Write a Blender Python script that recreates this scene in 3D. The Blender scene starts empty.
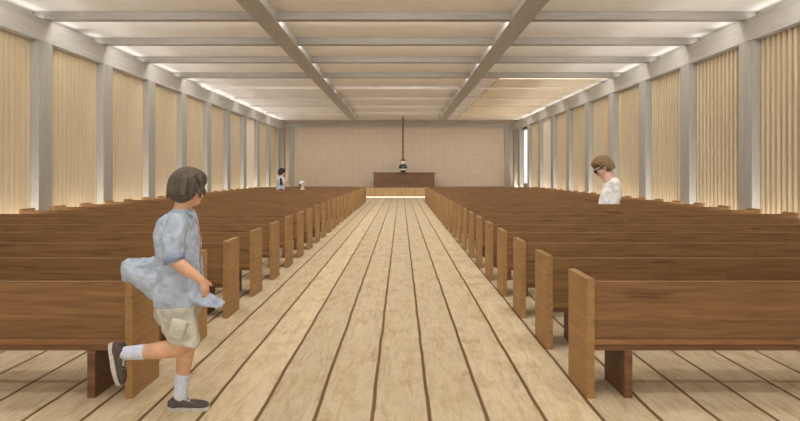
import bpy, bmesh, math, random
from mathutils import Vector, Matrix
random.seed(7)
S = bpy.context.scene
COL = S.collection
EYE, F = 1.6, 514.0

# ------------------------------------------------------------------ materials
def new_mat(name):
    m = bpy.data.materials.new(name); m.use_nodes = True
    nt = m.node_tree; nt.nodes.clear()
    out = nt.nodes.new('ShaderNodeOutputMaterial')
    b = nt.nodes.new('ShaderNodeBsdfPrincipled')
    nt.links.new(b.outputs[0], out.inputs[0])
    return m, nt, b
def lin(c):
    return tuple((x/255/12.92 if x/255 <= .04045 else ((x/255+.055)/1.055)**2.4) for x in c) + (1,)
def N(nt, t, **kw):
    n = nt.nodes.new(t)
    for k, v in kw.items(): setattr(n, k, v)
    return n
def math_node(nt, op, a, b=None):
    n = N(nt, 'ShaderNodeMath', operation=op)
    for i, v in enumerate((a, b)):
        if v is None: continue
        if isinstance(v, (int, float)): n.inputs[i].default_value = v
        else: nt.links.new(v, n.inputs[i])
    return n.outputs[0]
def mix(nt, fac, a, b, mode='MIX'):
    n = N(nt, 'ShaderNodeMix', data_type='RGBA', blend_type=mode)
    for sock, v in ((n.inputs[0], fac), (n.inputs[6], a), (n.inputs[7], b)):
        if isinstance(v, (int, float)): sock.default_value = v
        elif isinstance(v, tuple): sock.default_value = v
        else: nt.links.new(v, sock)
    return n.outputs[2]
def coords(nt, rnd=0.0):
    tc = N(nt, 'ShaderNodeTexCoord')
    if not rnd: return tc.outputs['Object']
    oi = N(nt, 'ShaderNodeObjectInfo')
    r = math_node(nt, 'MULTIPLY', oi.outputs['Random'], rnd)
    add = N(nt, 'ShaderNodeVectorMath', operation='ADD')
    cb = N(nt, 'ShaderNodeCombineXYZ')
    for i in range(3): nt.links.new(r, cb.inputs[i])
    nt.links.new(tc.outputs['Object'], add.inputs[0]); nt.links.new(cb.outputs[0], add.inputs[1])
    return add.outputs[0]
def mapped(nt, co, scale):
    mp = N(nt, 'ShaderNodeMapping'); mp.inputs['Scale'].default_value = scale
    nt.links.new(co, mp.inputs[0]); return mp.outputs[0]
def noise(nt, co, scale, det=4, rough=.55, dist=0.0):
    n = N(nt, 'ShaderNodeTexNoise'); n.inputs['Scale'].default_value = scale
    n.inputs['Detail'].default_value = det; n.inputs['Roughness'].default_value = rough
    n.inputs['Distortion'].default_value = dist
    nt.links.new(co, n.inputs['Vector']); return n.outputs[0]
def ramp(nt, v, stops):
    r = N(nt, 'ShaderNodeValToRGB'); e = r.color_ramp.elements
    e[0].position, e[0].color = stops[0]; e[1].position, e[1].color = stops[-1]
    for p, c in stops[1:-1]:
        x = e.new(p); x.color = c
    nt.links.new(v, r.inputs[0]); return r.outputs[0]

def wood(name, dark, light, scale=(1.2, 12, 12), rough=.5, rnd=17.0, blotch=.35, spec=.3, bump=.05, fn=.25):
    m, nt, b = new_mat(name)
    co = coords(nt, rnd)
    g = noise(nt, mapped(nt, co, scale), 3.0, 8, .62, .6)
    c = ramp(nt, g, [(.3, lin(dark)), (.52, lin(tuple((a+2*q)/3 for a, q in zip(dark, light)))), (.72, lin(light))])
    fine = noise(nt, mapped(nt, co, tuple(s*5 for s in scale)), 4.0, 3)
    c = mix(nt, fn, c, ramp(nt, fine, [(.35, lin(tuple(x*.75 for x in dark))), (.65, lin(light))]), 'MIX')
    bl = noise(nt, mapped(nt, co, tuple(s*.35 for s in scale)), 2.0, 2)
    c = mix(nt, blotch, c, ramp(nt, bl, [(.35, (.45, .43, .42, 1)), (.6, (1, 1, 1, 1))]), 'MULTIPLY')
    nt.links.new(c, b.inputs['Base Color'])
    b.inputs['Roughness'].default_value = rough
    b.inputs['Specular IOR Level'].default_value = spec
    bp = N(nt, 'ShaderNodeBump'); bp.inputs['Strength'].default_value = bump; bp.inputs['Distance'].default_value = .01
    nt.links.new(fine, bp.inputs['Height']); nt.links.new(bp.outputs[0], b.inputs['Normal'])
    return m
def plain(name, c, rough=.6, var=.12, scale=30, spec=.3, metal=0, rnd=3.0, bump=0):
    m, nt, b = new_mat(name)
    n = noise(nt, coords(nt, rnd), scale, 4)
    lo = tuple(max(0, x*(1-var)) for x in c); hi = tuple(min(255, x*(1+var*.6)) for x in c)
    nt.links.new(ramp(nt, n, [(.3, lin(lo)), (.7, lin(hi))]), b.inputs['Base Color'])
    b.inputs['Roughness'].default_value = rough; b.inputs['Metallic'].default_value = metal
    b.inputs['Specular IOR Level'].default_value = spec
    if bump:
        bp = N(nt, 'ShaderNodeBump'); bp.inputs['Strength'].default_value = bump; bp.inputs['Distance'].default_value = .02
        nt.links.new(n, bp.inputs['Height']); nt.links.new(bp.outputs[0], b.inputs['Normal'])
    return m

def pew_back_mat():
    # planks of differing tone with a few short butt joints
    m, nt, b = new_mat('pew_back_wood')
    co = coords(nt, 31.0)
    g = noise(nt, mapped(nt, co, (.7, 6, 14)), 3.0, 8, .62, .7)
    c = ramp(nt, g, [(.28, lin(PD)), (.5, lin(PM)), (.75, lin(PL))])
    tc = N(nt, 'ShaderNodeTexCoord')
    sw = N(nt, 'ShaderNodeSeparateXYZ'); nt.links.new(tc.outputs['Object'], sw.inputs[0])
    cb = N(nt, 'ShaderNodeCombineXYZ'); nt.links.new(sw.outputs[0], cb.inputs[0]); nt.links.new(sw.outputs[2], cb.inputs[1])
    br = N(nt, 'ShaderNodeTexBrick'); br.offset = .37
    br.inputs['Scale'].default_value = 1; br.inputs['Brick Width'].default_value = 2.6
    br.inputs['Row Height'].default_value = .137; br.inputs['Mortar Size'].default_value = .0022
    br.inputs['Color1'].default_value = (.80, .78, .78, 1); br.inputs['Color2'].default_value = (1, 1, 1, 1)
    br.inputs['Mortar'].default_value = (.72, .66, .6, 1)
    nt.links.new(cb.outputs[0], br.inputs['Vector'])
    c = mix(nt, .8, c, br.outputs['Color'], 'MULTIPLY')
    kn = noise(nt, mapped(nt, co, (1.1, 8, 16)), 1.3, 2, .4)
    c = mix(nt, .75, c, ramp(nt, kn, [(.27, (.5, .42, .36, 1)), (.34, (1, 1, 1, 1))]), 'MULTIPLY')
    nt.links.new(c, b.inputs['Base Color'])
    b.inputs['Roughness'].default_value = .5; b.inputs['Specular IOR Level'].default_value = .25
    return m
PD, PM, PL = (110, 80, 51), (133, 99, 65), (150, 114, 77)

def floor_mat():
    m, nt, b = new_mat('floor_boards')
    tc = N(nt, 'ShaderNodeTexCoord'); co = tc.outputs['Object']
    sp = N(nt, 'ShaderNodeSeparateXYZ'); nt.links.new(co, sp.inputs[0])
    u = math_node(nt, 'DIVIDE', math_node(nt, 'ADD', sp.outputs[0], .19 + .375*40), .375)
    wob = noise(nt, mapped(nt, co, (.3, 1.0, 1)), 1.6, 3)
    u = math_node(nt, 'ADD', u, math_node(nt, 'MULTIPLY', math_node(nt, 'SUBTRACT', wob, .5), .07))
    fr = math_node(nt, 'FRACT', u); idx = math_node(nt, 'FLOOR', u)
    wn = N(nt, 'ShaderNodeTexWhiteNoise', noise_dimensions='1D'); nt.links.new(idx, wn.inputs['W'])
    # shifted coordinates so each board has its own grain
    cb = N(nt, 'ShaderNodeCombineXYZ')
    nt.links.new(sp.outputs[0], cb.inputs[0])
    nt.links.new(math_node(nt, 'ADD', sp.outputs[1], math_node(nt, 'MULTIPLY', wn.outputs[0], 60)), cb.inputs[1])
    g = noise(nt, mapped(nt, cb.outputs[0], (6, 1.1, 1)), 2.2, 8, .68, 1.2)
    c = ramp(nt, g, [(.25, lin((182, 158, 122))), (.5, lin((213, 195, 162))), (.75, lin((228, 212, 184)))])
    fine = noise(nt, mapped(nt, cb.outputs[0], (30, 2.5, 1)), 5, 4)
    c = mix(nt, .35, c, ramp(nt, fine, [(.35, (.74, .68, .58, 1)), (.6, (1, 1, 1, 1))]), 'MULTIPLY')
    st = noise(nt, mapped(nt, cb.outputs[0], (1.6, 1.2, 1)), 2.6, 5, .7, .5)
    c = mix(nt, .55, c, ramp(nt, st, [(.32, (.72, .60, .44, 1)), (.5, (1, 1, 1, 1))]), 'MULTIPLY')
    bright = math_node(nt, 'ADD', math_node(nt, 'MULTIPLY', wn.outputs[0], .2), .82)
    cc = N(nt, 'ShaderNodeCombineColor')
    for i in range(3): nt.links.new(bright, cc.inputs[i])
    c = mix(nt, 1.0, c, cc.outputs[0], 'MULTIPLY')
    d = math_node(nt, 'MINIMUM', fr, math_node(nt, 'SUBTRACT', 1.0, fr))
    gap = ramp(nt, d, [(.022, (1, 1, 1, 1)), (.044, (0, 0, 0, 1))])
    c = mix(nt, gap, c, lin((112, 82, 50)))
    nt.links.new(c, b.inputs['Base Color'])
    b.inputs['Roughness'].default_value = .55; b.inputs['Specular IOR Level'].default_value = .3
    bp = N(nt, 'ShaderNodeBump'); bp.inputs['Strength'].default_value = .6; bp.inputs['Distance'].default_value = .01
    bp.invert = True
    nt.links.new(gap, bp.inputs['Height']); nt.links.new(bp.outputs[0], b.inputs['Normal'])
    return m

def brick_mat(name, c1, c2, mort, w, h, ms, axes=(0, 2), off=.5, rough=.7):
    m, nt, b = new_mat(name)
    tc = N(nt, 'ShaderNodeTexCoord'); sp = N(nt, 'ShaderNodeSeparateXYZ'); nt.links.new(tc.outputs['Object'], sp.inputs[0])
    cb = N(nt, 'ShaderNodeCombineXYZ'); nt.links.new(sp.outputs[axes[0]], cb.inputs[0]); nt.links.new(sp.outputs[axes[1]], cb.inputs[1])
    br = N(nt, 'ShaderNodeTexBrick'); br.offset = off
    br.inputs['Scale'].default_value = 1; br.inputs['Brick Width'].default_value = w
    br.inputs['Row Height'].default_value = h; br.inputs['Mortar Size'].default_value = ms
    br.inputs['Color1'].default_value = lin(c1); br.inputs['Color2'].default_value = lin(c2); br.inputs['Mortar'].default_value = lin(mort)
    nt.links.new(cb.outputs[0], br.inputs['Vector'])
    n = noise(nt, mapped(nt, tc.outputs['Object'], (1, 1, 1)), 2.5, 5)
    c = mix(nt, .3, br.outputs['Color'], ramp(nt, n, [(.3, (.8, .78, .76, 1)), (.7, (1, 1, 1, 1))]), 'MULTIPLY')
    nt.links.new(c, b.inputs['Base Color']); b.inputs['Roughness'].default_value = rough
    b.inputs['Specular IOR Level'].default_value = .2
    return m

def glass_mat(name, tint=(1, 1, 1, 1), gl=.08):
    m = bpy.data.materials.new(name); m.use_nodes = True; nt = m.node_tree; nt.nodes.clear()
    out = N(nt, 'ShaderNodeOutputMaterial'); mx = N(nt, 'ShaderNodeMixShader'); mx.inputs[0].default_value = gl
    t = N(nt, 'ShaderNodeBsdfTransparent'); t.inputs[0].default_value = tint
    g = N(nt, 'ShaderNodeBsdfGlossy'); g.inputs['Roughness'].default_value = .05
    nt.links.new(t.outputs[0], mx.inputs[1]); nt.links.new(g.outputs[0], mx.inputs[2]); nt.links.new(mx.outputs[0], out.inputs[0])
    return m
def emit_mat(name, c, s):
    m = bpy.data.materials.new(name); m.use_nodes = True; nt = m.node_tree; nt.nodes.clear()
    out = N(nt, 'ShaderNodeOutputMaterial'); e = N(nt, 'ShaderNodeEmission')
    e.inputs[0].default_value = lin(c); e.inputs[1].default_value = s
    nt.links.new(e.outputs[0], out.inputs[0]); return m

M = dict(
    floor=floor_mat(),
    pew_back=pew_back_mat(),
    pew_end=wood('pew_end_wood', (140, 106, 66), (176, 136, 88), (6, .8, 12), rough=.5, blotch=.15),
    pew_dark=wood('pew_dark_wood', (98, 68, 46), (136, 98, 68), (1, 8, 12), rough=.5),
    pew_seat=wood('pew_seat_wood', (124, 88, 58), (164, 120, 80), (.8, 8, 12), rough=.45),
    column=wood('weathered_grey_wood', (156, 152, 142), (180, 175, 164), (14, 14, 1.0), rough=.75, blotch=.15, spec=.15),
    beam=wood('weathered_grey_beam', (180, 175, 167), (202, 198, 190), (14, 1.0, 14), rough=.75, blotch=.15, spec=.15),
    crossbeam=wood('weathered_grey_crossbeam', (162, 156, 147), (184, 178, 169), (1.0, 14, 14), rough=.75, blotch=.15, spec=.15),
    fin=wood('pale_fin_wood', (202, 183, 150), (212, 194, 161), (5, 5, .8), rough=.6, blotch=.06, fn=.08, spec=.2),
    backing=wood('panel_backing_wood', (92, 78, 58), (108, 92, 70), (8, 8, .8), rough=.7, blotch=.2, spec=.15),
    panel_left=wood('pale_panel_wood', (200, 181, 149), (210, 192, 161), (4, 4, .7), rough=.6, blotch=.1, fn=.12, spec=.2),
    panel_pale=wood('lighter_panel_wood', (226, 212, 190), (240, 228, 208), (8, 8, .7), rough=.6, blotch=.1, spec=.2),  # lighter tone for one bay on each side wall
    ceiling=brick_mat('ceiling_boards', (240, 236, 229), (244, 240, 234), (230, 226, 217), 60.0, .19, .006, axes=(0, 1)),
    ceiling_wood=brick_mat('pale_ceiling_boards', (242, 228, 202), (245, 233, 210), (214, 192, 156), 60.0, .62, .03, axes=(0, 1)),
    backwall=brick_mat('far_wall_tiles', (198, 180, 160), (202, 184, 164), (193, 175, 155), .42, .31, .02, off=0.0),
    wall=plain('plaster_wall', (196, 184, 164), .8, .05, 4, .1),
    altar=wood('altar_wood', (100, 70, 50), (126, 92, 66), (.8, 8, 6), rough=.5),
    riser=wood('platform_wood', (176, 140, 92), (206, 172, 122), (9, 9, 1.2), rough=.5),
    glass=glass_mat('window_glass'),
    frame=plain('window_frame_paint', (176, 170, 160), .5, .06),
    strip=emit_mat('strip_light_diffuser', (255, 240, 214), 1.7),
    housing=plain('strip_light_housing', (150, 148, 142), .4, .05, metal=.8),
    rope=wood('rope_fibre', (92, 60, 34), (134, 94, 56), (30, 30, 8), rough=.9),
    cap=plain('pendant_cap_wood', (112, 70, 40), .5, .15),
    collar=plain('pendant_collar_white', (214, 206, 196), .4, .05),
    skin=plain('skin', (214, 168, 138), .55, .07, 12, .3),
    skin_pale=plain('pale_skin', (226, 188, 166), .55, .06, 12, .3),
    hair_dark=wood('dark_brown_hair', (62, 54, 46), (120, 108, 94), (16, 16, 2.5), rough=.55, blotch=.3, bump=.5),
    hair_blond=wood('light_brown_hair', (92, 72, 48), (150, 122, 86), (16, 16, 2.5), rough=.55, blotch=.3, bump=.5),
    hair_black=wood('black_hair', (26, 20, 22), (48, 40, 42), (16, 16, 2.5), rough=.5, blotch=.3, bump=.4),
    denim=plain('washed_denim', (176, 188, 206), .85, .13, 14, .1, bump=.6),
    denim_dark=plain('denim_inside', (140, 154, 176), .85, .15, 9, .1),
    khaki=plain('khaki_twill', (196, 193, 178), .85, .16, 10, .1, bump=.6),
    sock=plain('ribbed_sock', (206, 212, 228), .85, .06, 60, .1, bump=.3),
    canvas=plain('shoe_canvas', (92, 82, 78), .8, .15, 60, .1),
    rubber=plain('shoe_rubber', (196, 190, 180), .6, .08, 40, .3),
    lace=plain('shoe_lace', (206, 202, 194), .7, .05),
    white_cloth=plain('white_cotton', (232, 230, 228), .8, .06, 8, .1, bump=.4),
    grey_cloth=plain('pale_grey_cotton', (196, 206, 208), .8, .08, 8, .1),
    purple=plain('dark_purple_cloth', (60, 52, 84), .8, .15, 12, .1),
    trouser=plain('dark_trousers', (70, 66, 72), .8, .12, 12, .1),
    eye=plain('eye_white', (236, 232, 226), .2, .02),
    iris=plain('iris_brown', (50, 34, 24), .2, .1),
    lip=plain('lips', (188, 118, 104), .5, .06),
    red=plain('red_print', (196, 108, 112), .8, .2, 20),
    blackplastic=plain('black_plastic', (26, 24, 26), .25, .1),
)
def dark_globe():
    m, nt, b = new_mat('smoky_globe')
    b.inputs['Base Color'].default_value = lin((48, 48, 44)); b.inputs['Roughness'].default_value = .25
    return m
M['globe'] = dark_globe()

# ------------------------------------------------------------------ mesh helpers
def finish(bm, name, mat, parent=None, loc=(0, 0, 0), smooth=False):
    me = bpy.data.meshes.new(name); bm.normal_update(); bm.to_mesh(me); bm.free()
    if smooth:
        for p in me.polygons: p.use_smooth = True
    me.materials.append(mat)
    o = bpy.data.objects.new(name, me); COL.objects.link(o); o.location = loc
    if parent: o.parent = parent
    return o
def add_box(bm, x0, x1, y0, y1, z0, z1, bev=0.0):
    r = bmesh.ops.create_cube(bm, size=1)
    for v in r['verts']:
        v.co = Vector((x0 + (v.co.x+.5)*(x1-x0), y0 + (v.co.y+.5)*(y1-y0), z0 + (v.co.z+.5)*(z1-z0)))
    if bev:
        es = list({e for v in r['verts'] for e in v.link_edges})
        bmesh.ops.bevel(bm, geom=es, offset=bev, segments=2, affect='EDGES', profile=.5)
def box(name, b, mat, parent=None, bev=0.0, loc=(0, 0, 0)):
    bm = bmesh.new(); add_box(bm, *b, bev=bev); return finish(bm, name, mat, parent, loc)
def add_cone(bm, p0, r0, p1, r1, n=20):
    p0, p1 = Vector(p0), Vector(p1); d = p1-p0
    q = Vector((0, 0, 1)).rotation_difference(d.normalized()).to_matrix().to_4x4()
    bmesh.ops.create_cone(bm, cap_ends=True, segments=n, radius1=r0, radius2=r1, depth=d.length,
                          matrix=Matrix.Translation((p0+p1)/2) @ q)
def add_ball(bm, c, r, rot=None, n=16):
    if isinstance(r, (int, float)): r = (r, r, r)
    mt = Matrix.Translation(Vector(c))
    if rot is not None: mt = mt @ rot.to_4x4()
    mt = mt @ Matrix.Diagonal((r[0], r[1], r[2], 1))
    bmesh.ops.create_uvsphere(bm, u_segments=n+4, v_segments=n, radius=1, matrix=mt)
def limb(bm, pts):            # pts = [(point, radius), ...]
    for i, (p, r) in enumerate(pts):
        add_ball(bm, p, r, n=12)
        if i: add_cone(bm, pts[i-1][0], pts[i-1][1], p, r)
def loft(bm, rings, n=24):    # ring = (centre, u vector, v vector)
    prev = None
    for (c, u, v) in rings:
        c, u, v = Vector(c), Vector(u), Vector(v)
        cur = [bm.verts.new(c + u*math.cos(2*math.pi*i/n) + v*math.sin(2*math.pi*i/n)) for i in range(n)]
        if prev:
            for i in range(n): bm.faces.new((prev[i], prev[(i+1) % n], cur[(i+1) % n], cur[i]))
        else: bm.faces.new(list(reversed(cur)))
        prev = cur
    bm.faces.new(prev)
    bmesh.ops.recalc_face_normals(bm, faces=bm.faces[:])
def fuse(bm, name, mat, voxel, parent=None, smooth=4, disp=None):
    """voxel-union everything in bm into one continuous surface"""
    o = finish(bm, name + '_tmp', mat)
    md = o.modifiers.new('r', 'REMESH'); md.mode = 'VOXEL'; md.voxel_size = voxel; md.use_smooth_shade = True
    sm = o.modifiers.new('s', 'SMOOTH'); sm.factor = .5; sm.iterations = smooth
    if disp:
        t = bpy.data.textures.new(name, 'CLOUDS'); t.noise_scale = disp[1]
        dm = o.modifiers.new('d', 'DISPLACE'); dm.texture = t; dm.strength = disp[0]; dm.mid_level = .5
    dg = bpy.context.evaluated_depsgraph_get()
    me = bpy.data.meshes.new_from_object(o.evaluated_get(dg))
    me.name = name
    if not me.materials: me.materials.append(mat)
    for p in me.polygons: p.use_smooth = True
    old = o.data; bpy.data.objects.remove(o); bpy.data.meshes.remove(old)
    r = bpy.data.objects.new(name, me); COL.objects.link(r)
    if parent: r.parent = parent
    return r
def thing(name, label, cat, loc=(0, 0, 0), group=None):
    o = bpy.data.objects.new(name, None); COL.objects.link(o); o.location = loc; o.empty_display_size = .2
    o['label'] = label; o['category'] = cat
    if group: o['group'] = group
    return o
def struct(o): o['kind'] = 'structure'; return o
TR = [0]
def trim(b, mat, bev=.006):
    TR[0] += 1
    return struct(box('trim_%d' % TR[0], b, mat, bev=bev))

# ------------------------------------------------------------------ room
Y0, Y1 = -3.0, 35.5
XL, XR = -8.0, 7.75                 # inner faces of columns
WL, WR = XL-.18, XR+.18             # panel fronts
OL, OR = XL-.45, XR+.45             # outer wall
ZB0, ZB1, ZC = EYE+2.94, EYE+3.45, EYE+3.63
SP, CW = 2.47, .45
cols = [11.35 + SP*n for n in range(-6, 10)]

struct(box('floor', (OL, OR, Y0-.3, Y1+.3, -.2, 0), M['floor']))
struct(box('ceiling', (OL, OR, Y0-.3, Y1+.3, ZC, ZC+.2), M['ceiling']))
struct(box('wall_back', (OL, OR, Y1, Y1+.25, 0, ZC), M['backwall']))
# side walls below the wall beam (right one is open in one far bay, which is a window)
wy0, wy1 = cols[14]+CW, cols[15]
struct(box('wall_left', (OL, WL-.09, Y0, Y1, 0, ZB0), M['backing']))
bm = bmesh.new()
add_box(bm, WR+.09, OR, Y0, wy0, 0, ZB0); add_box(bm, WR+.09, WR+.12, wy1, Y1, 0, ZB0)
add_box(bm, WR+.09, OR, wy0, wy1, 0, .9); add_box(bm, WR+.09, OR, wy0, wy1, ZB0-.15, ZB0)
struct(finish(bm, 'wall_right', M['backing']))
# front wall behind the viewer with an unseen glazed entrance added to let sky light in
bm = bmesh.new()
add_box(bm, OL, -2.5, Y0-.25, Y0, 0, ZC); add_box(bm, 2.3, OR, Y0-.25, Y0, 0, ZC)
add_box(bm, -2.5, 2.3, Y0-.25, Y0, 3.2, ZC)
struct(finish(bm, 'wall_front', M['wall']))
WN = [0]
def window(x0, x1, y0, y1, z0, z1, axis, n_mull):
    """framed glazing; axis 'x' = wall plane normal to x"""
    WN[0] += 1
    t = bpy.data.objects.new('window_%d' % WN[0], None); COL.objects.link(t); struct(t)
    f = .05; bm = bmesh.new()
    if axis == 'x':
        xm = (x0+x1)/2
        t.location = (xm, y0, z0); L = y1-y0; H = z1-z0
        for b in ((0, L, 0, f), (0, L, H-f, H)): add_box(bm, -.03, .03, b[0], b[1], b[2], b[3])
        for i in range(n_mull+2):
            yy = i*(L-f)/(n_mull+1); add_box(bm, -.03, .03, yy, yy+f, f, H-f)
        finish(bm, 'window_frame', M['frame'], t)
        box('pane', (-.004, .004, f*.5, L-f*.5, f*.5, H-f*.5), M['glass'], t)
    else:
        t.location = (x0, (y0+y1)/2, z0); L = x1-x0; H = z1-z0
        for b in ((0, L, 0, f), (0, L, H-f, H)): add_box(bm, b[0], b[1], -.03, .03, b[2], b[3])
        for i in range(n_mull+2):
            xx = i*(L-f)/(n_mull+1); add_box(bm, xx, xx+f, -.03, .03, f, H-f)
        finish(bm, 'window_frame', M['frame'], t)
        box('pane', (f*.5, L-f*.5, -.004, .004, f*.5, H-f*.5), M['glass'], t)
window(-2.5, 2.3, Y0-.2, Y0-.1, 0, 3.2, 'y', 3)
window(WR+.0, WR+.06, wy0, wy1, .9, ZB0-.15, 'x', 0)

# wall beams, columns, recessed panels, clerestory
trim((OL, XL, Y0, Y1-.002, ZB0, ZB1), M['beam'])
trim((XR, OR, Y0, Y1-.002, ZB0, ZB1), M['beam'])
for y in cols:
    trim((WL-.09, XL, y, y+CW, 0, ZB0), M['column'])
    trim((XR, WR+.09, y, y+CW, 0, ZB0), M['column'])
for x0, x1 in ((WL-.09, XL), (XR, WR+.09)):
    trim((x0, x1, Y1-.34, Y1-.002, 0, ZB0), M['column'])
trim((XL, XR, Y1-.14, Y1-.002, EYE+3.16, EYE+3.38), M['crossbeam'])
for x0, x1 in ((XL+.28, XL+.62), (XR-.62, XR-.28)):
    trim((x0, x1, Y1-.12, Y1-.002, 0, EYE+3.16), M['column'])

def panel(side, y0, y1, mat, depth, pitch, duty):
    bm = bmesh.new(); n = max(1, round((y1-y0)/pitch)); p = (y1-y0)/n
    for i in range(n):
        a = y0 + i*p + p*(1-duty)/2; b = a + p*duty
        if side > 0: add_box(bm, WR, WR+depth, a, b, 0, ZB0)
        else: add_box(bm, WL-depth, WL, a, b, 0, ZB0)
    if depth < .09:
        if side > 0: add_box(bm, WR+depth, WR+.09, y0, y1, 0, ZB0)
        else: add_box(bm, WL-.09, WL-depth, y0, y1, 0, ZB0)
    TR[0] += 1
    struct(finish(bm, 'trim_%d' % TR[0], mat))
edges = [Y0-CW] + cols + [Y1-.34]
for i in range(len(edges)-1):
    a, b = edges[i]+CW, edges[i+1]
    if b-a < .2: continue
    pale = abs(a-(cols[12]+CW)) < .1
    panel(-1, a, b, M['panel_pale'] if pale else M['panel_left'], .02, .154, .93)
    if not (i == 15):
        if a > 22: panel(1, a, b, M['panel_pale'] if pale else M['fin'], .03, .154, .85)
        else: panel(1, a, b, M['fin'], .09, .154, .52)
# clerestory above the wall beams
def cler(side, y0, y1):
    x = (OL+.08) if side < 0 else (OR-.18)
    window(x, x+.1, y0, y1, ZB1, ZC, 'x', 1)
cuts = [Y0] + cols + [Y1]
for i in range(len(cuts)-1):
    a, b = cuts[i], cuts[i+1]
    for side in (-1, 1):
        if (side < 0 and (a < 18.9 or a > 33)) or (side > 0 and (a < 27 or a > 33)): cler(side, a, b)
        else:
            x0, x1 = (OL, OL+.2) if side < 0 else (OR-.2, OR)
            trim((x0, x1, a, b, ZB1, ZC), M['ceiling'], 0)
# ceiling beams
LB = (-3.28, -2.80); RB = (2.47, 2.95); ZL = EYE+3.42; YE = 33.4
trim((LB[0], LB[1], Y0, YE, ZL, ZC), M['beam'], .01)
trim((RB[0], RB[1], Y0, YE, ZL, ZC), M['beam'], .01)
cross = [-.4, 2.1, 4.5, 6.9, 9.25, 11.56, 13.8, 16.04, 18.58]
for y in cross:
    for x0, x1 in ((OL+.2, LB[0]), (LB[1], RB[0]), (RB[1], OR-.2)):
        trim((x0, x1, y, y+.2, ZB1, ZC), M['crossbeam'], .008)
# lighter boarded ceiling field, far right
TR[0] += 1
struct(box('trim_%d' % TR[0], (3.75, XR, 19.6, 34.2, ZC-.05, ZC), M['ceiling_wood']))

# ------------------------------------------------------------------ altar end
PF = 33.0
p = struct(box('trim_altar_platform', (XL+.02, XR-.02, PF, Y1-.16, 0, .64), M['riser'], bev=.01)); p.name = 'floor_platform'
altar = thing('altar_table', 'long dark brown wooden altar block on the platform before the far wall', 'altar', (.2, 33.5, .64))
box('body', (-1.98, 1.98, 0, .72, 0, .93), M['altar'], altar, .008)
box('tabletop', (-2.03, 2.03, -.04, .76, .93, .99), M['altar'], altar, .008)
box('plinth', (-1.9, 1.9, .03, .69, -0.0, .05), M['altar'], altar, .004)
sl = thing('strip_light', 'glowing linear light along the foot of the platform at the end of the aisle', 'light', (-.3, PF-.09, 0))
box('housing', (-2.2, 2.2, .03, .088, 0, .09), M['housing'], sl, .003)
box('diffuser', (-2.2, 2.2, -.005, .03, .012, .08), M['strip'], sl, .003)
for nm, xa, xb, side in (('floor_light', -7.3, -3.3, 'left'), ('floor_light', 3.6, 7.0, 'right')):
    t = thing(nm, 'low linear wall washer on the platform at the %s foot of the far wall' % side, 'light', (xa, Y1-.62, .64))
    box('housing', (0, xb-xa, 0, .03, 0, .07), M['housing'], t, .003)
    box('diffuser', (.02, xb-xa-.02, .03, .07, .01, .05), M['strip'], t, .003)

# hanging globe on a rope
PX, PY = .13, 33.1
pend = thing('pendant', 'round smoky globe hanging on a long brown rope above the altar', 'pendant', (PX, PY, 1.6))
bm = bmesh.new()
pts = [(0, 0, .93 + i*.1) for i in range(int((ZC-1.6-.93)/.1)+1)] + [(0, 0, ZC-1.6)]
for k in range(2):
    for i in range(len(pts)-1):
        a, b = i*.9+k*math.pi, (i+1)*.9+k*math.pi
        add_cone(bm, Vector(pts[i])+Vector((.022*math.cos(a), .022*math.sin(a), 0)), .035,
                 Vector(pts[i+1])+Vector((.022*math.cos(b), .022*math.sin(b), 0)), .035, 10)
finish(bm, 'rope', M['rope'], pend, smooth=True)
bm = bmesh.new()
loft(bm, [((0, 0, z), (r, 0, 0), (0, r, 0)) for z, r in ((.74, .06), (.76, .17), (.80, .16), (.86, .08), (.95, .05))])
finish(bm, 'cap', M['cap'], pend, smooth=True)
bm = bmesh.new()
loft(bm, [((0, 0, z), (r, 0, 0), (0, r, 0)) for z, r in ((.53, .12), (.58, .135), (.66, .13), (.72, .11), (.77, .07))])
finish(bm, 'collar', M['collar'], pend, smooth=True)
bm = bmesh.new(); add_ball(bm, (0, 0, .29), (.28, .28, .28), n=24)
finish(bm, 'globe', M['globe'], pend, smooth=True)
bm = bmesh.new()
loft(bm, [((0, -.0, z), (r, 0, 0), (0, r, 0)) for z, r in ((.14, .243), (.17, .259), (.20, .271), (.235, .282), (.24, .27))])
finish(bm, 'reflection_band', M['collar'], pend, smooth=True)  # pale reflection low on the globe, built as a solid band
pend.location.z = 1.62

# ------------------------------------------------------------------ pews
ORD = ['first', 'second', 'third', 'fourth', 'fifth', 'sixth', 'seventh', 'eighth', 'ninth', 'tenth', 'eleventh', 'twelfth', 'thirteenth']
NROW = 25
def make_pew(x_in, L, side):
    root = bpy.data.objects.new('pew', None); COL.objects.link(root); root.empty_display_size = .2
    root.location = (x_in, 3.64, 0)
    s = side; T = .057
    def b(name, x0, x1, y0, y1, z0, z1, mat, bev=.004):
        xs = sorted((s*x0, s*x1)); return box(name, (xs[0], xs[1], y0, y1, z0, z1), mat, root, bev)
    b('end_panel', 0, T, 0, .40, 0, .848, M['pew_end'], .003)
    b('end_panel', L-T, L, 0, .40, 0, .848, M['pew_end'], .003)
    b('backrest', T, L-T, .014, .044, .4195, .827, M['pew_back'], .003)
    b('seat', T, L-T, .006, .385, .379, .419, M['pew_seat'])
    b('seat_frame', T, L-T, .016, .365, .335, .379, M['pew_dark'])
    for x in (.271, L/2-T/2, L-.271-T):
        b('support_panel', x, x+T, 0.005, .37, 0, .335, M['pew_dark'])
    return root
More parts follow.
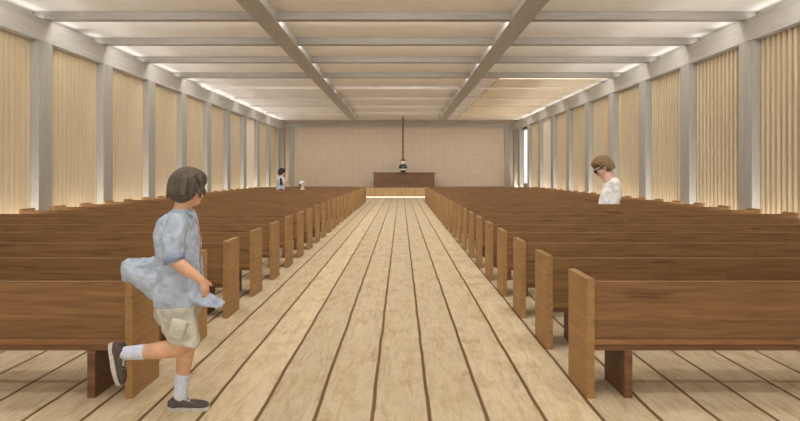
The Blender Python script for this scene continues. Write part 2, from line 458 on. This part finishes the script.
for side, x_in, L, nm in ((1, 1.315, 6.165, 'right'), (-1, -1.899, 6.011, 'left')):
    proto = make_pew(x_in, L, side)
    for k in range(NROW):
        if k == 0: r = proto
        else:
            r = proto.copy(); COL.objects.link(r); r.location = (x_in, 3.64+k, 0)
            for ch in list(proto.children):
                c = ch.copy(); COL.objects.link(c); c.parent = r
        if k == 0: lab = 'brown wooden pew %s of the aisle, the nearest one with its whole back showing' % nm
        elif k < 13: lab = 'brown wooden pew %s of the aisle, %s row counted from the nearest' % (nm, ORD[k])
        elif k < NROW-1: lab = 'brown wooden pew %s of the aisle, %s row counted back from the altar' % (nm, ORD[NROW-1-k])
        else: lab = 'brown wooden pew %s of the aisle, farthest row before the altar platform' % nm
        r['label'] = lab; r['category'] = 'pew'; r['group'] = 'pews %s of the aisle' % nm

# ------------------------------------------------------------------ people
def head_geo(bm, c, f, tilt, hs):
    """adds skull, jaw, nose, ears; returns frame (centre, rotation). f = facing angle in XY, hs = scale (1 = 0.23 m high head)"""
    R = Matrix.Rotation(f, 3, 'Z') @ Matrix.Rotation(tilt, 3, 'Y')
    c = Vector(c)
    def P(x, y, z): return c + R @ (Vector((x, y, z))*hs)
    def B(p, r): add_ball(bm, P(*p), tuple(q*hs for q in r), R)
    B((-.012, 0, .025), (.095, .078, .09)); B((.03, 0, -.02), (.06, .062, .075))
    B((.045, 0, -.07), (.042, .044, .035)); B((.075, 0, -.078), (.018, .022, .016))
    for s in (-1, 1):
        B((.05, s*.035, -.03), (.035, .028, .028)); B((-.005, s*.08, -.01), (.02, .01, .03))
        B((.075, s*.03, .022), (.012, .026, .008))
    add_cone(bm, P(.082, 0, .012), .008*hs, P(.108, 0, -.026), .014*hs, 12)
    B((.104, 0, -.028), (.015, .016, .011))
    B((.088, 0, -.052), (.012, .024, .009))
    return P, R
def face_parts(P, R, hs, root, n):
    for s in (-1, 1):
        bm = bmesh.new(); add_ball(bm, P(.078, s*.031, .002), (.012*hs, .016*hs, .009*hs), R, n=10)
        e = finish(bm, 'eye', M['eye'], root, smooth=True)
        bm = bmesh.new(); add_ball(bm, P(.0875, s*.031, .002), (.004*hs, .007*hs, .007*hs), R, n=8)
        finish(bm, 'iris', M['iris'], e, smooth=True)
        bm = bmesh.new(); add_ball(bm, P(.085, s*.032, .022), (.007*hs, .02*hs, .004*hs), R, n=8)
        finish(bm, 'eyebrow', n, root, smooth=True)
    bm = bmesh.new(); add_ball(bm, P(.0965, 0, -.052), (.007*hs, .021*hs, .006*hs), R, n=10)
    finish(bm, 'mouth', M['lip'], root, smooth=True)
def hair_geo(bm, P, R, hs, length, seed=1, vol=1.0):
    rnd = random.Random(seed)
    def B(p, r): add_ball(bm, P(*p), tuple(q*hs*vol for q in r), R)
    B((-.022, 0, .045), (.105, .094, .088))
    B((-.05, 0, -.005), (.078, .088, .08))
    B((.05, 0, .075), (.045, .07, .034))
    # locks lying over the cap
    for i in range(90):
        a = rnd.uniform(-2.5, 2.5) if i % 3 else rnd.uniform(-.9, .9)
        # root near crown, tip around rim
        tipz = (-.02 - length*rnd.uniform(.6, 1.6) if abs(a) > 1.5 else -.005) if abs(a) > 1.15 else rnd.uniform(.035, .06)
        rt = (-.02+rnd.uniform(-.02, .02), rnd.uniform(-.02, .02), .125*vol)
        pts = []
        for k in range(6):
            u = k/5
            rad = math.sin(min(1, u*1.25)*math.pi/2)
            x = -.018 + .112*vol*rad*math.cos(a+math.pi*0) * (1 if abs(a) < 1.5 else 1.0)
            y = .098*vol*rad*math.sin(a)
            z = .128*vol*(1-u**1.9) + tipz*u**1.9
            r = (.014*(1-u)+.006)*hs
            pts.append((P(x, y, z), r))
        limb_light(bm, pts)
def limb_light(bm, pts):
    for i in range(1, len(pts)): add_cone(bm, pts[i-1][0], pts[i-1][1], pts[i][0], pts[i][1], 7)
def hand_geo(bm, wrist, d, side_v, s=1.0, curl=.5):
    """palm, four unequal curled fingers and a thumb. d = direction, side_v = thumb side, n = palm normal"""
    d = Vector(d).normalized(); t = Vector(side_v); t = (t - d*t.dot(d)).normalized(); n = d.cross(t)
    w = Vector(wrist)
    loft(bm, [(w, t*.024*s, n*.017*s), (w+d*.03*s, t*.033*s, n*.015*s), (w+d*.075*s, t*.038*s, n*.013*s), (w+d*.085*s, t*.034*s, n*.010*s)], 14)
    for k, (o, L) in enumerate(((.028, .066), (.0095, .074), (-.0095, .068), (-.028, .054))):
        p = w + d*.08*s + t*o*s; dd = d.copy(); r = .0088*s
        pts = [(p - d*.015*s, r)]
        for j, fr in enumerate((.45, .3, .25)):
            dd = (Matrix.Rotation(curl*(.6+.35*j), 3, t) @ dd)
            p = p + dd*L*fr*s; r *= .92; pts.append((p, r))
        limb(bm, pts)
    p = w + d*.022*s + t*.024*s
    dd = (d*.75 + t*.7).normalized()
    limb(bm, [(p, .012*s), (p+dd*.033*s, .0105*s), (p+dd*.033*s+(dd*.6+d*.5+n*.15)*.026*s, .009*s)])

# ---- running boy
s = .00662
boy = thing('person', 'running boy in light denim shirt, grey-khaki shorts, white socks and dark sneakers', 'person', (-1.431, 3.405, 0))
def L(px, py, y=0.0): return Vector(((px-401)*(3.405+y)/F+1.431, y, EYE-(py-172.8)*(3.405+y)/F))
bm = bmesh.new()
HP, HR = head_geo(bm, L(188.5, 190), .95, .12, 1.0)
add_cone(bm, L(185, 198), .052, L(181, 216), .06)
loft(bm, [(L(cx, py), (hx*s, 0, 0), (0, hy, 0)) for cx, py, hx, hy in
          ((181, 210, 8, .06), (180, 218, 13, .13), (178, 234, 16, .14), (178, 260, 15, .125), (177, 285, 15, .12), (178, 305, 16, .13), (179, 318, 12, .11))])
# right arm (near), bent forward
limb(bm, [(L(176, 224, -.135), .05), (L(173, 259, -.185), .041), (L(186, 269, -.19), .038), (L(201, 280, -.17), .026)])
hand_geo(bm, L(202, 279, -.17), (.28, .12, -.95), (.3, .9, .2), .92, .5)
# left arm (far)
limb(bm, [(L(184, 224, .135), .05), (L(189, 258, .19), .041), (L(194, 268, .16), .036), (L(197, 280, .12), .026)])
hand_geo(bm, L(197, 280, .12), (.3, -.4, -.9), (.7, -.5, .4), 1.0, .8)
# right leg lifted behind, left leg standing
limb(bm, [(L(178, 308, -.065), .07), (L(187, 341, -.085), .062), (L(176, 348, -.085), .060), (L(158, 350.5, -.085), .055), (L(140, 352, -.085), .042), (L(126, 353, -.085), .034)])
limb(bm, [(L(179, 308, .065), .07), (L(187, 344, .07), .058), (L(185, 358, .07), .054), (L(183, 372, .07), .045), (L(180.5, 392, .07), .034), (L(180.5, 401, .07), .034)])
fuse(bm, 'body', M['skin'], .0065, boy, 3)
face_parts(HP, HR, 1.0, boy, M['hair_dark'])
bm = bmesh.new(); hair_geo(bm, HP, HR, 1.0, .035, 3, 1.07)
for px, py, y in ((204, 187, -.06), (205, 192, -.03), (203, 183, -.08), (201, 195, -.075)):
    limb_light(bm, [(L(196, py-9, y), .02), (L(px-1, py-2, y), .015), (L(px-1, py+4, y), .006)])
fuse(bm, 'hair', M['hair_dark'], .0055, boy, 1)
# shirt
bm = bmesh.new()
loft(bm, [(L(cx, py), (hx*s, 0, 0), (0, hy, 0)) for cx, py, hx, hy in
          ((183, 209, 9, .075), (180, 214, 14, .12), (178, 222, 19, .155), (177, 236, 21, .165), (179, 258, 21, .155), (179.5, 280, 22, .165), (179, 296, 23, .175), (180, 303, 23, .175))])
loft(bm, [(L(176, 276), (0, 0, 27*s), (0, .13, 0)), (L(163, 279), (-3*s, 0, 24*s), (0, .12, 0)), (L(151, 280), (-4*s, 0, 22*s), (0, .10, 0)),
          (L(140, 275), (-4*s, 0, 16*s), (0, .085, 0)), (L(131, 271), (-3*s, 0, 12*s), (0, .065, 0)), (L(125, 272), (-1*s, 0, 10.5*s), (0, .04, 0)), (L(122.5, 272.5), (0, 0, 9*s), (0, .02, 0))])
for py0, py1, yy in ((264, 265, -.085), (282, 276, -.10)):   # folds pulled back by the wind
    limb_light(bm, [(L(174, py0-2, yy-.02), .012), (L(158, py0+2, yy), .014), (L(142, (py0+py1)/2+1, yy*.8), .014), (L(130, py1, yy*.5), .008)])
loft(bm, [(L(190, 290), (0, 0, 12*s), (0, .13, 0)), (L(203, 297), (-3*s, 0, 7*s), (0, .11, 0)), (L(213, 302), (-2*s, 0, 4*s), (0, .10, 0)), (L(222, 305), (-1*s, 0, 2*s), (0, .085, 0))])
shirt = fuse(bm, 'shirt', M['denim'], .008, boy, 3, (.03, .07))
bm = bmesh.new()
limb(bm, [(L(177, 222, -.13), .068), (L(174, 240, -.165), .068), (L(173, 256, -.185), .062)])
fuse(bm, 'sleeve', M['denim'], .008, shirt, 2, (.022, .05))
bm = bmesh.new()
limb(bm, [(L(183, 222, .13), .068), (L(186, 240, .165), .066), (L(189, 255, .185), .06)])
fuse(bm, 'sleeve', M['denim'], .008, shirt, 2, (.022, .05))
for sx, (a, b) in enumerate((((172.5, 255, -.185), (175, 262, -.187)), ((188.5, 253, .185), (191, 259, .187)))):
    bm = bmesh.new(); add_cone(bm, L(*a), .066, L(*b), .063, 28)
    bmesh.ops.bevel(bm, geom=bm.edges[:], offset=.006, segments=2, affect='EDGES')
    finish(bm, 'rolled_cuff', M['denim_dark'], shirt, smooth=True)
bm = bmesh.new()
for a0, side in ((-.5, -1), (.5, 1)):
    loft(bm, [(L(172, 212, side*.035), (10*s, 0, .01), (0, .03, 0)), (L(186, 211, side*.06), (9*s, 0, -.012), (0, .022, .0)), (L(194, 217, side*.045), (4*s, 0, -.03), (0, .012, 0))], 12)
fuse(bm, 'collar', M['denim'], .006, shirt, 1)
bm = bmesh.new()
limb_light(bm, [(L(195, 214, -.045), .003), (L(200.5, 236, -.05), .004), (L(200, 262, -.05), .003), (L(202, 292, -.05), .003)])
finish(bm, 'placket', M['red'], shirt, smooth=True)
# red print patches on the back
bm = bmesh.new()
for px, py, y in ((159.5, 232, -.075), (158.2, 240, -.07), (159, 249, -.07)):
    add_ball(bm, L(px, py, y), (.012, .03, .022), n=10)
finish(bm, 'back_print', M['red'], shirt, smooth=True)
# shorts
bm = bmesh.new()
loft(bm, [(L(cx, py), (hx*s, 0, 0), (0, hy, 0)) for cx, py, hx, hy in
          ((178, 294, 18, .145), (178, 303, 21, .165), (178.5, 314, 20, .165), (179, 322, 16, .14))])
loft(bm, [(L(176, 306, -.07), (18*s, 0, 2*s), (0, .105, 0)), (L(180, 326, -.08), (16*s, 0, 4*s), (0, .095, 0)), (L(183, 341, -.082), (16*s, 0, 5*s*-1), (0, .095, 0))])
loft(bm, [(L(180, 306, .07), (16*s, 0, 0), (0, .105, 0)), (L(184, 326, .072), (14*s, 0, 0), (0, .09, 0)), (L(186, 343, .072), (13*s, 0, -3*s), (0, .088, 0))])
shorts = fuse(bm, 'shorts', M['khaki'], .0075, boy, 2, (.03, .06))
bm = bmesh.new(); add_box(bm, -.05, .05, -.02, .02, -.06, .06, .012)
bmesh.ops.transform(bm, matrix=Matrix.Translation(L(178, 329, -.172)) @ Matrix.Rotation(.25, 4, 'Y'), verts=bm.verts[:])
finish(bm, 'cargo_pocket', M['khaki'], shorts, smooth=True)
# socks
bm = bmesh.new(); limb(bm, [(L(143, 351.8, -.085), .050), (L(134, 352.5, -.085), .045), (L(126, 353, -.085), .043)]); fuse(bm, 'sock', M['sock'], .006, boy, 2)
bm = bmesh.new(); limb(bm, [(L(182, 376, .07), .050), (L(181, 386, .07), .043), (L(180.5, 395, .07), .044)]); fuse(bm, 'sock', M['sock'], .006, boy, 2)
def sneaker(T):
    bm = bmesh.new()
    sec = ((-.085, .020, .028), (-.07, .034, .058), (-.03, .038, .068), (.01, .040, .064), (.06, .043, .052), (.11, .046, .042), (.15, .043, .036), (.175, .032, .028), (.188, .016, .016))
    loft(bm, [((x, 0, .018+h*.5), (0, w, 0), (0, 0, h*.5)) for x, w, h in sec], 22)
    for sx in (-1, 1): add_ball(bm, (-.035, sx*.03, .055), (.045, .012, .035))
    bmesh.ops.transform(bm, matrix=T, verts=bm.verts[:])
    sh = fuse(bm, 'sneaker', M['canvas'], .005, boy, 2)
    bm = bmesh.new(); prof = []
    for i in range(40):
        a = 2*math.pi*i/40; x = .052+.142*math.cos(a); w = (.046 if x > .03 else .040)
        prof.append((x, w*math.copysign(abs(math.sin(a))**.7, math.sin(a))))
    lo = [bm.verts.new((x, y, 0)) for x, y in prof]; hi = [bm.verts.new((x, y*.98, .026)) for x, y in prof]
    bm.faces.new(list(reversed(lo))); bm.faces.new(hi)
    for i in range(40): bm.faces.new((lo[i], lo[(i+1) % 40], hi[(i+1) % 40], hi[i]))
    bmesh.ops.transform(bm, matrix=T, verts=bm.verts[:])
    finish(bm, 'sole', M['rubber'], sh)
    bm = bmesh.new()
    for i in range(5):
        x = .035+.018*i; z = .083-.008*i
        for sgn in (-1, 1): add_cone(bm, (x, -.026*sgn, z-.008), .004, (x+.012, .026*sgn, z-.008), .004, 8); add_ball(bm, (x+.006, 0, z), .005, n=8)
    bmesh.ops.transform(bm, matrix=T, verts=bm.verts[:])
    finish(bm, 'laces', M['lace'], sh, smooth=True)
q = L(181, 400, .07); q.z = 0.0; sneaker(Matrix.Translation(q))
fx = Vector((.21, 0, -.98)).normalized(); uz = Vector((.98, 0, .21)).normalized(); fy = uz.cross(fx)
Rm = Matrix((fx, fy, uz)).transposed().to_4x4()
sneaker(Matrix.Translation(L(112.5, 356.5, -.085)) @ Rm)

# ---- generic standing figures among the pews (dims in local px of scale k)
def pew_person(label, px0, Y, k, facing, P_, mats, group=None):
    X = (px0-401)*Y/F
    root = thing('person', label, 'person', (X, Y, 0))
    def L(px, py, y=0.0): return Vector(((px-px0)*k, y, EYE-(py-172.8)*k))
    return root, L
# person on the right: white top, light brown hair, dark glasses, head bowed, facing left
Y = 13.33; k = Y/F
rp, L = pew_person('person in white long-sleeved top with short light brown hair and dark glasses, head bowed', 609, Y, k, math.pi, None, None)
hs = 2.32
bm = bmesh.new()
HP, HR = head_geo(bm, L(603.2, 167.2), math.pi-.3, .62, hs)
add_cone(bm, L(606, 172), .14, L(610, 181), .17)
zf = lambda py: EYE-(py-172.8)*k
loft(bm, [(L(cx, py), (hx*k, 0, 0), (0, hy, 0)) for cx, py, hx, hy in ((610.5, 180, 4, .15), (611, 188, 6, .18), (610.5, 200, 7.4, .18), (610.5, 207, 7.5, .18))])
for sy in (-1, 1):
    limb(bm, [((.05, sy*.11, .80), .14), ((.03, sy*.11, .42), .10), ((.05, sy*.11, .12), .07), ((.05, sy*.11, .06), .065), ((-.12, sy*.11, .04), .04)])
    limb(bm, [(L(612, 183, sy*.17), .10), (L(613.5, 197, sy*.19), .085), (L(609, 210, sy*.21), .065), (L(604, 214, sy*.18), .055)])
    hand_geo(bm, L(604, 214, sy*.18), (-.6, -sy*.2, -.7), (-.5, -sy*.3, .5), 1.5, .6)
fuse(bm, 'body', M['skin_pale'], .014, rp, 3)
face_parts(HP, HR, hs, rp, M['hair_blond'])
bm = bmesh.new(); hair_geo(bm, HP, HR, hs, .04, 5, .93); fuse(bm, 'hair', M['hair_blond'], .013, rp, 1)
bm = bmesh.new()
loft(bm, [(L(cx, py), (hx*k, 0, 0), (0, hy, 0)) for cx, py, hx, hy in
          ((610, 177.5, 4.5, .14), (610.8, 180, 6.2, .20), (611, 185, 7.6, .235), (610.3, 192, 9.2, .24), (609.5, 198, 10, .235), (609.3, 206, 10.4, .23), (609.8, 211, 10, .22))])
top = fuse(bm, 'top', M['white_cloth'], .014, rp, 3, (.06, .16))
for sy in (-1, 1):
    bm = bmesh.new()
    limb(bm, [(L(612, 183, sy*.18), .14), (L(613.5, 197, sy*.20), .12), (L(609, 209, sy*.21), .10), (L(605, 213, sy*.19), .08)])
    fuse(bm, 'sleeve', M['white_cloth'], .014, top, 2, (.04, .12))
bm = bmesh.new()
for sy in (-1, 1):
    limb(bm, [((.05, sy*.10, .78), .15), ((.03, sy*.10, .42), .115), ((.05, sy*.10, .14), .09)])
fuse(bm, 'trousers', M['trouser'], .014, rp, 2)
for sy in (-1, 1):
    bm = bmesh.new(); loft(bm, [((x, sy*.11, .004+h/2), (0, w, 0), (0, 0, h/2)) for x, w, h in ((.15, .03, .06), (.12, .06, .12), (.02, .07, .14), (-.1, .075, .09), (-.2, .06, .07), (-.24, .03, .04))])
    finish(bm, 'shoe', M['trouser'], rp, smooth=True)
gl = bmesh.new()
for sy in (-1, 1):
    add_ball(gl, HP(.1, sy*.036, .004), (.010*hs, .032*hs, .024*hs), HR, n=10)
    add_cone(gl, HP(.095, sy*.058, .01), .005*hs, HP(.0, sy*.095, .008), .005*hs, 8)
add_cone(gl, HP(.102, -.012, .006), .004*hs, HP(.102, .012, .006), .004*hs, 8)
finish(gl, 'glasses', M['blackplastic'], rp, smooth=True)

# person far left: dark hair, pale shirt, dark purple strap
Y = 24.33; k = Y/F
lp, L = pew_person('dark-haired person in pale grey shirt with dark purple bag, standing in the far left pews', 281, Y, k, 0, None, None)
hs = 1.36
bm = bmesh.new()
HP, HR = head_geo(bm, L(281.8, 172.6), .5, .1, hs)
add_cone(bm, L(281.4, 174), .075, L(281, 178), .085)
loft(bm, [(L(281, py), (hx*k, 0, 0), (0, hy, 0)) for py, hx, hy in ((177.5, 2.5, .15), (180, 3.2, .19), (186, 3.2, .18), (191, 3.2, .18))])
for sy in (-1, 1):
    limb(bm, [((.0, sy*.1, .80), .12), ((.02, sy*.1, .44), .085), ((-.02, sy*.1, .10), .06), ((.12, sy*.1, .04), .035)])
limb(bm, [(L(281, 179, -.2), .07), (L(282.5, 184.5, -.24), .055), (L(285.2, 182, -.17), .04)])
hand_geo(bm, L(285.2, 182, -.17), (.3, .3, .9), (-.8, .3, .2), 1.3, .7)
limb(bm, [(L(281, 179, .2), .07), (L(282, 185.5, .23), .055), (L(285.5, 186, .16), .04)])
hand_geo(bm, L(285.5, 186, .16), (.9, -.3, .1), (0, -.3, .9), 1.3, .7)
fuse(bm, 'body', M['skin_pale'], .012, lp, 3)
face_parts(HP, HR, hs, lp, M['hair_black'])
bm = bmesh.new(); hair_geo(bm, HP, HR, hs, .04, 8, 1.18); fuse(bm, 'hair', M['hair_black'], .012, lp, 1)
bm = bmesh.new()
loft(bm, [(L(cx, py), (hx*k, 0, 0), (0, hy, 0)) for cx, py, hx, hy in ((281, 176.8, 2.2, .12), (280.8, 178, 3.6, .2), (280.4, 182, 4.3, .22), (280.4, 190, 4.3, .22), (280.5, 192, 4.2, .22))])
sh = fuse(bm, 'shirt', M['grey_cloth'], .012, lp, 2, (.03, .1))
for sy in (-1, 1):
    bm = bmesh.new(); limb(bm, [(L(281, 179, sy*.2), .09), (L(282.2, 184, sy*.24), .075)])
    fuse(bm, 'sleeve', M['white_cloth'], .012, sh, 2)
bm = bmesh.new()
for sy in (-1, 1):
    limb(bm, [((0, sy*.1, .78), .14), ((.02, sy*.1, .42), .11), ((-.01, sy*.1, .14), .09)])
fuse(bm, 'trousers', M['trouser'], .014, lp, 2)
bm = bmesh.new()
loft(bm, [(L(282.6, 184.8, -.26), (1.5*k, 0, 0), (0, .06, 0)), (L(282.4, 181, -.30), (1.3*k, 0, 0), (0, .06, 0)), (L(281.6, 177.6, -.22), (1.0*k, 0, 0), (0, .07, 0))])
finish(bm, 'bag_strap', M['purple'], lp, smooth=True)
# small child beside: pale cap, only head and shoulders show
k = Y/F
cp, L = pew_person('small child with pale cap and light clothes, only the head above the far left pews', 302.5, Y, k, 0, None, None)
hs = 1.25
bm = bmesh.new()
HP, HR = head_geo(bm, L(302.4, 185.3), -.6, .25, hs)
add_cone(bm, L(302, 187), .06, L(302, 190), .07)
loft(bm, [((0, 0, z), (hx, 0, 0), (0, hy, 0)) for z, hx, hy in ((.80, .09, .12), (.76, .12, .17), (.6, .12, .16), (.42, .12, .16))])
for sy in (-1, 1):
    limb(bm, [((0, sy*.08, .42), .085), ((.01, sy*.08, .24), .065), ((0, sy*.08, .07), .045), ((.1, sy*.08, .03), .028)])
    limb(bm, [((0, sy*.15, .74), .055), ((.02, sy*.19, .56), .045), ((.12, sy*.15, .48), .032)])
    hand_geo(bm, (.12, sy*.15, .48), (.9, -sy*.2, -.2), (0, -sy*.3, .9), .9, .7)
fuse(bm, 'body', M['skin_pale'], .010, cp, 3)
face_parts(HP, HR, hs, cp, M['hair_black'])
bm = bmesh.new(); hair_geo(bm, HP, HR, hs, .02, 9, 1.0); fuse(bm, 'hair', M['hair_dark'], .010, cp, 1)
bm = bmesh.new()
add_ball(bm, HP(-.02, 0, .065), (.122*hs, .108*hs, .088*hs), HR)
loft(bm, [(HP(.04, 0, .085), HR @ Vector((.07*hs, 0, 0)), HR @ Vector((0, .08*hs, 0))), (HP(.05, 0, .07), HR @ Vector((.09*hs, 0, 0)), HR @ Vector((0, .08*hs, 0)))])
fuse(bm, 'cap', M['white_cloth'], .010, cp, 1)
bm = bmesh.new()
loft(bm, [((0, 0, z), (hx, 0, 0), (0, hy, 0)) for z, hx, hy in ((.84, .09, .11), (.80, .13, .19), (.6, .15, .19), (.38, .16, .2))])
for sy in (-1, 1): limb(bm, [((0, sy*.15, .75), .075), ((.02, sy*.19, .58), .065)])
fuse(bm, 'shirt', M['white_cloth'], .012, cp, 2)
bm = bmesh.new()
for sy in (-1, 1): limb(bm, [((0, sy*.08, .40), .105), ((.01, sy*.08, .14), .08)])
fuse(bm, 'trousers', M['trouser'], .012, cp, 2)

# ------------------------------------------------------------------ light
def area(name, loc, rot, sx, sy, e, c=(1, .985, .965)):
    l = bpy.data.lights.new(name, 'AREA'); l.shape = 'RECTANGLE'; l.size = sx; l.size_y = sy; l.energy = e; l.color = c
    o = bpy.data.objects.new(name, l); COL.objects.link(o); o.location = loc; o.rotation_euler = rot
    return o
PI = math.pi
area('entrance_fill', (-.1, Y0+.05, 1.6), (PI/2, 0, 0), 4.6, 3.0, 90, (1, .97, .93))  # added lamp in the entrance opening, boosting the light from outside
for y in cross:                     # added fill lamps, down and up, out of view behind each ceiling beam
    for x, w in ((-5.6, 4.2), (-.15, 5.0), (5.3, 4.2)):
        area('beam_fill', (x, y+.25, ZC-.05), (math.radians(25), 0, 0), w, .06, 52 if x > -1 and x < 1 else 34)
        area('beam_fill_up', (x, y+.23, ZB1+.05), (math.radians(118), 0, 0), w, .05, 16)
for side, x in ((-1, XL-.10), (1, XR+.10)):     # added uplights lying unseen on top of the wall beams
    for i in range(5):
        y = 2+7.4*i
        area('cove_fill', (x, y, ZB1+.012), (0, math.radians(180), 0), .1, 7.0, 8)
for y in (21.6, 24.6, 27.6, 30.6):      # slim ceiling battens with added fill lamps unseen on their far side
    for x0, x1 in ((OL+.2, LB[0]), (LB[1], RB[0]), (RB[1], 3.75), (3.75, XR)):
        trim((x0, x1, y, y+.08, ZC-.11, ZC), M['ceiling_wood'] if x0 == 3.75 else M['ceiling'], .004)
    for x, w in ((-5.6, 4.2), (-.15, 5.0), (5.3, 4.2)):
        area('batten_fill', (x, y+.13, ZC-.1), (math.radians(22), 0, 0), w, .05, 52 if x > -1 and x < 1 else 34)
for i in range(1, len(edges)-1):      # added ceiling fill at the foot of each wall panel, hidden by the pews
    a, b = edges[i]+CW, edges[i+1]
    if b-a < .2: continue
    for side, xa, xb in ((-1, WL+.02, WL+.16), (1, WR-.16, WR-.02)):
        trim((xa, xb, a+.05, b-.05, 0, .05), M['housing'], .003)  # housing made up to go under the added uplight
        area('wall_foot_fill', ((xa+xb)/2, (a+b)/2, .058), (0, math.pi+side*math.radians(7), 0), .11, b-a-.2, 42)
w = bpy.data.worlds.new('sky'); S.world = w; w.use_nodes = True
bg = w.node_tree.nodes['Background']; bg.inputs[0].default_value = (1, .97, .92, 1); bg.inputs[1].default_value = 1.6

# ------------------------------------------------------------------ camera
cam = bpy.data.cameras.new('camera'); co = bpy.data.objects.new('camera', cam); COL.objects.link(co)
co.location = (0, 0, EYE); co.rotation_euler = (PI/2, 0, 0)
cam.sensor_width = 36; cam.lens = F*36/800; cam.shift_x = -1/800; cam.shift_y = -37.7/800
cam.clip_start = .05; cam.clip_end = 200
S.camera = co
S.view_settings.view_transform = 'Standard'; S.view_settings.look = 'None'
S.view_settings.exposure = -0.07; S.view_settings.gamma = 1
